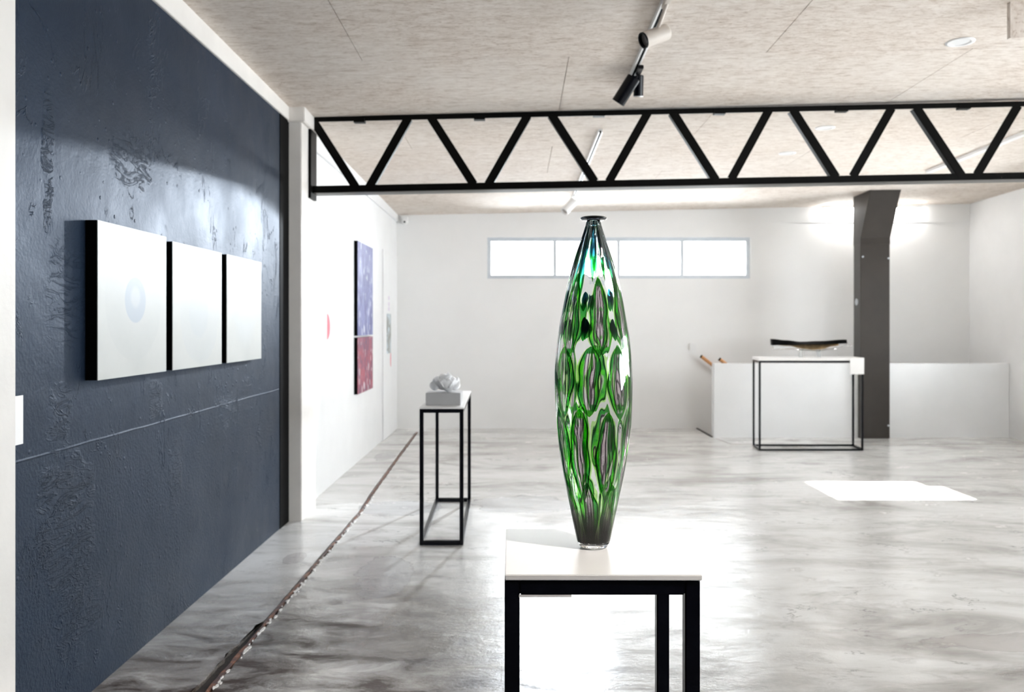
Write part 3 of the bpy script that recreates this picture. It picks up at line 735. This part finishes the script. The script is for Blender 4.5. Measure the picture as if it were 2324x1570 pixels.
# wall switch and handrails
T = thing('wall_switch', (P(1572, 787, YB).x, YB, 1.11), 'small white switch box on the back wall left of the handrail', 'switch'); sx = T.location.x
obj('switch_box', Box(sx-.045, sx+.045, YB-.03, YB, 1.115, 1.225), M['near_white'], T, bevel=.004); obj('switch_key', Box(sx-.018, sx+.018, YB-.036, YB-.03, 1.145, 1.195), M['near_white'], T, bevel=.002)
def handrail(x, z, y, wall_y, label, L=2.2):
    d = Vector((.79, 0, -.61)); T = thing('handrail', (x, y, z), label, 'handrail'); a = Vector((x, y, z)); b = a+d*L
    q = d.cross(Vector((0, 1, 0))).normalized()
    bm = bmesh.new(); cyl(bm, a, b, .024, n=20); obj('rail_bar', bm, M['wood_rail'], T, smooth=False)
    bm = bmesh.new(); cyl(bm, a-d*.012, a+d*.001, .0245, n=20); obj('end_cap', bm, M['black'], T)
    for s in (.18, 1.1, 2.0):
        p = a+d*s; bm = bmesh.new(); cyl(bm, p+Vector((0, 0, -.02)), p+Vector((0, 0, -.06)), .007, n=10); cyl(bm, p+Vector((0, 0, -.06)), (p.x, wall_y, p.z-.06), .007, n=10); obj('bracket', bm, M['near_white'], T)
c = P(1592, 809, 11.82); handrail(c.x, c.z, 11.82, YB, 'wooden handrail on the back wall starting beside the switch')
c = P(1634, 815.5, 11.13); handrail(c.x, c.z, 11.13, 11.05, 'short visible wooden handrail end just above the half height wall')

# ------------------------------------------------------------------ ceiling fittings
def track(y0, y1, x, label):
    T = thing('lighting_track', (x, y1, zc(x, y1)), label, 'lighting track')
    bm = bmesh.new()
    for (xa, xb, za, zb) in ((-.019, -.008, -.030, 0), (.008, .019, -.030, 0), (-.008, .008, -.012, 0)):
        hexa(bm, [(x+u, y, zc(x, y)-.0005+w) for (u, y, w) in ((xa, y0, za), (xb, y0, za), (xb, y1, za), (xa, y1, za))] + [(x+u, y, zc(x, y)-.0005+w) for (u, y, w) in ((xa, y0, zb), (xb, y0, zb), (xb, y1, zb), (xa, y1, zb))])
    obj('track_profile', bm, M['near_white'], T)
    bm = bmesh.new(); hexa(bm, [(x+u, y, zc(x, y)-.0285) for (u, y) in ((-.008, y0+.02), (.008, y0+.02), (.008, y1-.02), (-.008, y1-.02))] + [(x+u, y, zc(x, y)-.0125) for (u, y) in ((-.008, y0+.02), (.008, y0+.02), (.008, y1-.02), (-.008, y1-.02))]); obj('track_slot', bm, M['black'], T)
    bm = bmesh.new(); box(bm, x-.021, x+.021, y1-.03, y1+.012, zc(x, y1)-.034, zc(x, y1)-.001); obj('track_end', bm, M['near_white'], T)
track(-1.5, 5.86, .78, 'near white ceiling track carrying the white and black spotlights')
track(7.12, 10.9, .72, 'far white ceiling track seen through the truss')
def spot(x, y, head, d, r, L, mat, label, pivot, rim, lit=False):
    """head: centre of the barrel, d: where the opening points"""
    T = thing('track_spotlight', (x, y, zc(x, y)-.032), label, 'spotlight', 'ceiling track spotlights'); d = Vector(d).normalized(); head = Vector(head); z = zc(x, y)
    obj('adapter', Box(x-.017, x+.017, y-.07, y+.07, z-.058, z-.0345), mat, T, bevel=.003)
    bm = bmesh.new(); cyl(bm, (x, y, z-.05), pivot, .010, n=12); obj('arm', bm, mat, T, smooth=False)
    bm = bmesh.new(); a, b = head-d*L/2, head+d*L/2
    lathe(bm, [(0, 0), (r*.93, 0), (r, .006), (r, L), (r*.92, L), (r*.90, L-.02), (0, L-.02)], n=32, axis=d, origin=a); bar = obj('barrel', bm, mat, T)
    bm = bmesh.new(); lathe(bm, [(r*1.01, L-.004), (r*1.01, L+.003), (r*.86, L+.003), (r*.86, L-.018)], n=32, axis=d, origin=a); obj('rim', bm, rim, bar)
    bm = bmesh.new(); lathe(bm, [(0, L-.016), (r*.86, L-.016), (r*.86, L-.0185), (0, L-.0185)], n=32, axis=d, origin=a); obj('lens', bm, M['lamp_face'] if lit else M['reflector'], bar)
    return a, b, d
M['reflector'] = plain('brushed_reflector', (.45, .42, .40), .3, metal=.7)
M['beige_lamp'] = plain('pale_lamp_paint', (.62, .56, .50), .45, var=.02)
c = P(1487, 82, 4.45)
spot(.78, 4.30, c, (-.90, -.30, -.42), .043, .155, M['beige_lamp'], 'pale cream cylindrical spotlight, nearest on the near track', (c.x+.01, c.y, c.z+.03), M['steel_black'])
c = P(1421, 204, 5.55); pv = P(1440, 165, 5.6)
spot(.785, 5.62, c, (-.52, .25, -.80), .046, .19, M['steel_black'], 'left of the two black spotlights at the end of the near track', pv, M['steel_black'])
c = P(1449, 194, 5.70)
spot(.80, 5.40, c, (.02, .30, -.95), .034, .145, M['steel_black'], 'right, smaller black spotlight hanging straight down at the track end', P(1446, 168, 5.68), M['near_white'])
c = P(1292, 468, 10.2)
fl = light('far_track_spot', 'SPOT', c+Vector((-.10, -.12, -.06)), 215, (.86, .93, 1), spot_size=math.radians(37), spot_blend=.12, shadow_soft_size=.04)
aim(fl, c+Vector((-math.sin(.41)*.9215, -math.cos(.41)*.9215, -.388)))
spot(.70, 10.35, c, (-.62, -.35, -.70), .052, .20, M['near_white'], 'white spotlight at the far end of the far track above the vase', P(1302, 458, 10.25), M['near_white'])
T = thing('track_spotlight', (1.55, .75, zc(1.55, .75)), 'spotlight above the viewpoint aimed at the green vase', 'spotlight')
hc_ = Vector((1.55, .75, 3.02)); dd = (Vector((.17, 1.86, 1.2))-hc_).normalized()
bm = bmesh.new(); lathe(bm, [(0, 0), (.04, 0), (.043, .006), (.043, .15), (.039, .15), (.038, .13), (0, .13)], n=32, axis=dd, origin=hc_-dd*.15); obj('barrel', bm, M['beige_lamp'], T)
bm = bmesh.new(); cyl(bm, (1.55, .75, zc(1.55, .75)-.002), hc_-dd*.08, .010, n=12); obj('arm', bm, M['beige_lamp'], T)
sp_ = light('vase_spot', 'SPOT', hc_+dd*.01, 85, (1, .93, .86), spot_size=math.radians(26), spot_blend=.4, shadow_soft_size=.03); aim(sp_, (.17, 1.86, 1.2))
# recessed downlights
def downlight(x, y, label, sc=1):
    z = zc(x, y); T = thing('downlight', (x, y, z), label, 'downlight', 'round recessed ceiling downlights')
    bm = bmesh.new(); lathe(bm, [(.085, z-.001), (.083, z-.006), (.062, z-.007), (.055, z-.002), (.055, z-.0005), (.085, z-.0005)], c=(x, y), n=36); obj('trim_ring', bm, M['near_white'], T, smooth=True)
    bm = bmesh.new(); lathe(bm, [(0, z-.001), (.055, z-.001), (.055, z-.0022), (0, z-.0035)], c=(x, y), n=30); obj('lens', bm, M['near_white'], T)
for x, y, lab in ((2.74, 5.12, 'nearest round white downlight in the right of the front ceiling'), (2.69, 7.23, 'round downlight seen through the truss, higher of the two'), (2.69, 8.24, 'round downlight seen through the truss, lower of the two'), (2.65, 10.7, 'farthest round downlight just below the truss')):
    downlight(x, y, lab)
# batten light behind the column head
z = HC + 268/F*11.8 
a, b = P(1872, 467, 11.80), P(2088, 462, 11.80)
T = thing('batten_light', ((a.x+b.x)/2, 11.8, zc(a.x, 11.8)), 'bright white tube light on the ceiling behind the dark column head', 'lamp')
obj('batten_body', Box(a.x-.02, b.x+.02, 11.76, 11.86, zc(5.2, 11.8)-.055, zc(a.x, 11.86)-.012), M['near_white'], T)
bm = bmesh.new(); cyl(bm, (a.x, 11.79, zc(5.2, 11.8)-.075), (b.x, 11.79, zc(5.2, 11.8)-.075), .036, n=20); obj('tube', bm, M['tube_light'], T)
# white conduit and hanging bulkhead
x = 4.62; bm = bmesh.new(); q = [(x-.03, YF, 0), (x+.03, YF, 0), (x+.03, 9.3, 0), (x-.03, 9.3, 0)]
hexa(bm, [(X, Y, zc(X, Y)-.03) for X, Y, _ in q] + [(X, Y, zc(X, Y)-.0005) for X, Y, _ in q]); tag(obj('cable_tray', bm, M['near_white'], None, origin=(x, 9.3, zc(x, 9.3))), 'slim white cable tray running along the ceiling on the right', 'cable tray')
a = P(2293, 85, 4.5); struct(obj('trim_10', Box(a.x, a.x+1.2, 4.5, 4.53, a.z, zc(a.x, 4.5)+.01), M['ceiling']), 'board face of a dropped bulkhead at the upper right corner')

# ------------------------------------------------------------------ the glass vase
VY = 1.861; VX = P(1347, 1240, VY).x; PPM = F/VY
zpx = lambda y: HC + (735-y)/PPM
prof_px = [(503, 16.5), (512, 18), (523, 21), (541, 27.0), (562, 34.6), (587, 43), (613, 50.5), (638, 57.0), (664, 62.8), (689, 67.8), (715, 72.6), (740, 76.8), (766, 80.6), (791, 83.8), (817, 86.2), (843, 87.6),
           (865, 88.1), (890, 88), (913, 87.2), (940, 85.6), (967, 83.6), (994, 80.8), (1020, 77.6), (1047, 73.8), (1074, 69.2), (1101, 64), (1127, 58.5), (1154, 52.8), (1181, 46.9), (1208, 41.2), (1231, 36.4), (1240, 34)]
def Rz(z):
    y = 735-(z-HC)*PPM
    if y <= prof_px[0][0]: return prof_px[0][1]/PPM
    for (a, b) in zip(prof_px, prof_px[1:]):
        if a[0] <= y <= b[0]: return (a[1]+(b[1]-a[1])*(y-a[0])/(b[0]-a[0]))/PPM
    return prof_px[-1][1]/PPM
z_base = ztop + .0008
V = thing('glass_vase', (VX, VY, z_base), 'tall green and clear patterned glass vase on the nearest display table', 'vase')
def glass(name, col, rough=.0, ior=1.45):
    t = NT(name); return t.set(color=col, rough=rough, trans=1.0, ior=ior)
M['vase_glass'] = glass('clear_vase_glass', (.985, .995, .995))
M['foot_glass'] = glass('clear_foot_glass', (1, 1, 1), 0, 1.35)
M['dark_glass'] = glass('dark_rim_glass', (.05, .06, .075), .05)
bm = bmesh.new()
th = .0065
zf0 = zpx(1229)
ys = [1236 - 5.0*i for i in range(147)]
out_ = [(0, zf0), (.0335, zf0), (.0358, zf0+.002)] + [(Rz(zpx(y)), zpx(y)) for y in ys if 503 < y < 1227]
inn = [(max(.006, Rz(zpx(y))-th), zpx(y)) for y in range(503, 1220, 12)]
lathe(bm, out_ + [(.0145, zpx(500)), (.0125, zpx(499.2))] + inn + [(.012, zpx(1225)), (0, zpx(1226))], c=(VX, VY), n=192)
for q in bm.verts:      # hand-worked lumps and flutes of the outer skin
    dx, dy = q.co.x-VX, q.co.y-VY; rr = math.hypot(dx, dy)
    if rr > Rz(q.co.z)-.001 and zf0+.004 < q.co.z < zpx(512):
        a = math.atan2(dy, dx); k = min(1, (q.co.z-zf0)/.03)
        n = noise.noise(Vector((math.cos(a)*2.6, math.sin(a)*2.6, q.co.z*9)))*1.0 + noise.noise(Vector((math.cos(a)*6, math.sin(a)*6, q.co.z*16+4)))*.55
        f = 1 + k*n*.0016/rr; q.co.x = VX+dx*f; q.co.y = VY+dy*f
obj('vase_body', bm, M['vase_glass'], V, smooth=True)
bm = bmesh.new(); lathe(bm, [(0, z_base+.003), (.018, z_base+.002), (.0270, z_base), (.0310, z_base+.002), (.0330, z_base+.006), (.0352, zf0-.0008), (.034, zf0-.0003), (0, zf0-.0003)], c=(VX, VY), n=96)
obj('clear_foot', bm, M['foot_glass'], V, smooth=False)
bm = bmesh.new(); lathe(bm, [(.0105, zpx(500.5)), (.016, zpx(500)), (.026, zpx(498.8)), (.0295, zpx(496.5)), (.0290, zpx(493.8)), (.025, zpx(492.2)), (.014, zpx(493)), (.0105, zpx(495)), (.0105, zpx(500.5))], c=(VX, VY), n=64)
obj('vase_rim', bm, M['dark_glass'], V, smooth=True)

def leaf_mat(name, mode):
    t = NT(name); uv = t.n('ShaderNodeUVMap', uv_map='uv').outputs[0]; sp = t.n('ShaderNodeSeparateXYZ', {0: uv}); U, Vv = sp.outputs[0], sp.outputs[1]   # U -1..1 across, V 0 top..1 bottom
    ob = t.obj(); wob = t.noise(t.obj(scale=(1, 1, .5)), 17, 3); w2 = t.noise(t.obj(scale=(1, 1, .35)), 60, 3)
    Uw = t.math('ADD', U, t.math('MULTIPLY', t.math('SUBTRACT', wob, .5), .6))
    au = t.math('ABSOLUTE', Uw)
    tip = t.math('ABSOLUTE', t.math('MULTIPLY_ADD', Vv, 2, -1))
    e = t.math('MAXIMUM', au, t.math('MULTIPLY_ADD', t.math('POWER', tip, 3), 1.0, -.02))
    # herringbone netting
    ph = t.math('MULTIPLY_ADD', t.math('PINGPONG', t.math('MULTIPLY', Uw, 3.2), .5), 9.0, t.math('MULTIPLY', Vv, 420 if mode != 3 else 260))
    net = t.math('MULTIPLY_ADD', t.math('SINE', ph), .5, .5)
    pink = t.mix(net, (1, .96, .98), (.70, .60, .66))
    grn = t.mix(net, (.20, .90, .06), (.05, .62, .02))
    lime = (.66, 1.0, .40)
    g = t.mix(t.ramp(w2, [(.42, (0,0,0)), (.56, (1,1,1))]), grn, (.05, .42, .07))
    if mode == 1:   # drop / drip: dark teal into green
        c = t.mix(t.n('ShaderNodeMapRange', {0: Vv, 1: .55, 2: 1.0, 3: 0, 4: 1}).outputs[0], (.006, .045, .065), (.03, .42, .03))
        c = t.mix(t.math('MULTIPLY', t.ramp(t.math('ABSOLUTE', U), [(.75, (0,0,0)), (.98, (1,1,1))]), .8), c, (.35, .85, .25)); fac=.14
    elif mode == 2:   # pale netted neck streaks
        c = t.mix(net, (.62, .64, .65), (.16, .18, .20)); c = t.mix(t.ramp(au, [(.45, (0,0,0)), (.8, (1,1,1))]), c, (.004, .03, .04)); fac=.18
    else:
        c = t.mix(t.ramp(e, [(.44, (0,0,0)), (.52, (1,1,1))]), pink, g)
        # patches of the other colour
        c = t.mix(t.ramp(t.noise(t.obj(scale=(1, 1, .6)), 26, 2), [(.62, (0,0,0)), (.67, (1,1,1))]), c, g)
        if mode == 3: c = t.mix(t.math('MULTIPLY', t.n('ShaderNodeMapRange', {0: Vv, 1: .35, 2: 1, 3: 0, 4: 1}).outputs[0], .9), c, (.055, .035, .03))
        ln = None
        for k in (-.42, -.12, .17, .45):
            d = t.n('ShaderNodeMapRange', {0: t.math('ABSOLUTE', t.math('SUBTRACT', Uw, k)), 1: .02, 2: .055, 3: 1, 4: 0}).outputs[0]
            ln = d if ln is None else t.math('MAXIMUM', ln, d)
        c = t.mix(t.math('MULTIPLY', ln, .93), c, (.03, .012, .025))
        rim = t.math('MULTIPLY', t.ramp(t.math('ABSOLUTE', U), [(.70, (0,0,0)), (.77, (1,1,1)), (.83, (1,1,1)), (.88, (0,0,0))]), .96)
        c = t.mix(t.ramp(t.math('ABSOLUTE', U), [(.84, (0,0,0)), (.90, (1,1,1))]), c, lime); c = t.mix(rim, c, (.003, .04, .010)); fac = .11
    tr = t.n('ShaderNodeBsdfTransparent', {'Color': c}); tl = t.n('ShaderNodeBsdfTranslucent', {'Color': c}); df = t.n('ShaderNodeBsdfDiffuse', {'Color': c})
    m1 = t.n('ShaderNodeMixShader', {0: .35, 1: tl.outputs[0], 2: df.outputs[0]}); m2 = t.n('ShaderNodeMixShader', {0: fac, 1: tr.outputs[0], 2: m1.outputs[0]})
    t.l(m2.outputs[0], t.out.inputs[0]); return t.m
LM = [leaf_mat('leaf_murrine', 0), leaf_mat('teal_drip', 1), leaf_mat('netted_streak', 2), leaf_mat('base_murrine', 3)]
LEAF_K = 1.0
def leaf(name, th0, yt, yb, hw, mat, shape='leaf', seed=0, lean=0, depth=.0032):
    r = random.Random(seed); ph = r.uniform(0, 6); am = r.uniform(.08, .18); NU, NV = 10, 26
    bm = bmesh.new(); uvl = bm.loops.layers.uv.new('uv'); G = []
    for i in range(NV+1):
        v = i/NV; y = yt+(yb-yt)*v; z = zpx(y); R = Rz(z)-depth
        if shape == 'leaf': w = math.sin(PI*min(1, v**.9))**.72
        elif shape == 'down': w = (min(1, .12+(v/.42)**.8*.88) if v < .42 else 1)*max(0, 1-max(0, (v-.62)/.38)**1.7)
        elif shape == 'drip': w = max(0, 1-max(0, (v-.55)/.45)**2.2)*(.55+.45*math.sin(PI*v))
        elif shape == 'base': w = min(1, (v/.35))**.6
        w = max(w, .02)*(1+am*math.sin(7*v+ph)+.05*math.sin(17*v+2*ph))
        row = []
        for j in range(NU+1):
            u = j/NU*2-1
            a = math.radians(th0+lean*v+hw*u*w + 1.6*math.sin(5*v+ph))
            row.append((bm.verts.new((VX+R*math.sin(a), VY-R*math.cos(a), z)), u, v))
        G.append(row)
    for i in range(NV):
        for j in range(NU):
            q = [G[i][j], G[i][j+1], G[i+1][j+1], G[i+1][j]]; f = bm.faces.new([k[0] for k in q])
            for lp, k in zip(f.loops, q): lp[uvl].uv = (k[1], k[2])
    return obj(name, bm, mat, V, smooth=True)
sd = 0
for k in range(7): sd += 1; leaf('leaf_panel', 4+51.43*k, 628+r.uniform(-8, 8), 808, 21, LM[0], 'down', sd)
for k in range(8): sd += 1; leaf('leaf_panel', -11+45*k, 784, 942+r.uniform(-6, 6), 22, LM[0], 'leaf', sd, lean=r.uniform(-2, 4))
for k in range(8): sd += 1; leaf('leaf_panel', -28+45.5*k, 922+r.uniform(-4, 6), 1128+r.uniform(-6, 6), 22, LM[0], 'leaf', sd, lean=r.uniform(0, 4))
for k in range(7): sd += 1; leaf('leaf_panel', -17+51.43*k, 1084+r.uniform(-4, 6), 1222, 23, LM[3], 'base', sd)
for k in range(12): sd += 1; leaf('neck_streak', -8+30*k, 503, r.uniform(612, 700), 8 if k % 2 else 11, LM[1], 'drip', sd, lean=r.uniform(-4, 4))
for k in range(12): sd += 1; leaf('neck_streak', 7+30*k, 503, r.uniform(570, 640), 9, LM[2], 'drip', sd, lean=r.uniform(-3, 3))
for k in range(7):
    sd += 1; leaf('glass_drop', -23+51.43*k, 662+r.uniform(-6, 6), 708, 7, LM[1], 'leaf', sd)
    sd += 1; leaf('glass_drop', -21+51.43*k, 724+r.uniform(-6, 6), 773, 7.5, LM[1], 'leaf', sd)
# dark inner core at the foot
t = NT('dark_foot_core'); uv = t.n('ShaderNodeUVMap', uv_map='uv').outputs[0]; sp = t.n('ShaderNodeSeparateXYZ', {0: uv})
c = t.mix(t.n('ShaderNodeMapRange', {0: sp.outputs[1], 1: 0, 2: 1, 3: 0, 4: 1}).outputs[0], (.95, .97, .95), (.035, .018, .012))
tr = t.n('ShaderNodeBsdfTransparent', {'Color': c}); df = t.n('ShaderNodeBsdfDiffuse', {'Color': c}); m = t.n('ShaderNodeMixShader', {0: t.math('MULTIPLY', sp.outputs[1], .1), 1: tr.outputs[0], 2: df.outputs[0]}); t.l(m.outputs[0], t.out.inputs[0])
bm = bmesh.new(); uvl = bm.loops.layers.uv.new('uv'); G = []
for i in range(17):
    v = i/16; y = 1150+(1224-1150)*v; z = zpx(y); R = Rz(z)-.0045
    G.append([(bm.verts.new((VX+R*math.cos(2*PI*j/64), VY+R*math.sin(2*PI*j/64), z)), v) for j in range(64)])
for i in range(16):
    for j in range(64):
        q = [G[i][j], G[i][(j+1) % 64], G[i+1][(j+1) % 64], G[i+1][j]]; f = bm.faces.new([k[0] for k in q])
        for lp, k in zip(f.loops, q): lp[uvl].uv = (.5, k[1])
f = bm.faces.new([k[0] for k in G[-1]])
for lp in f.loops: lp[uvl].uv = (.5, 1)
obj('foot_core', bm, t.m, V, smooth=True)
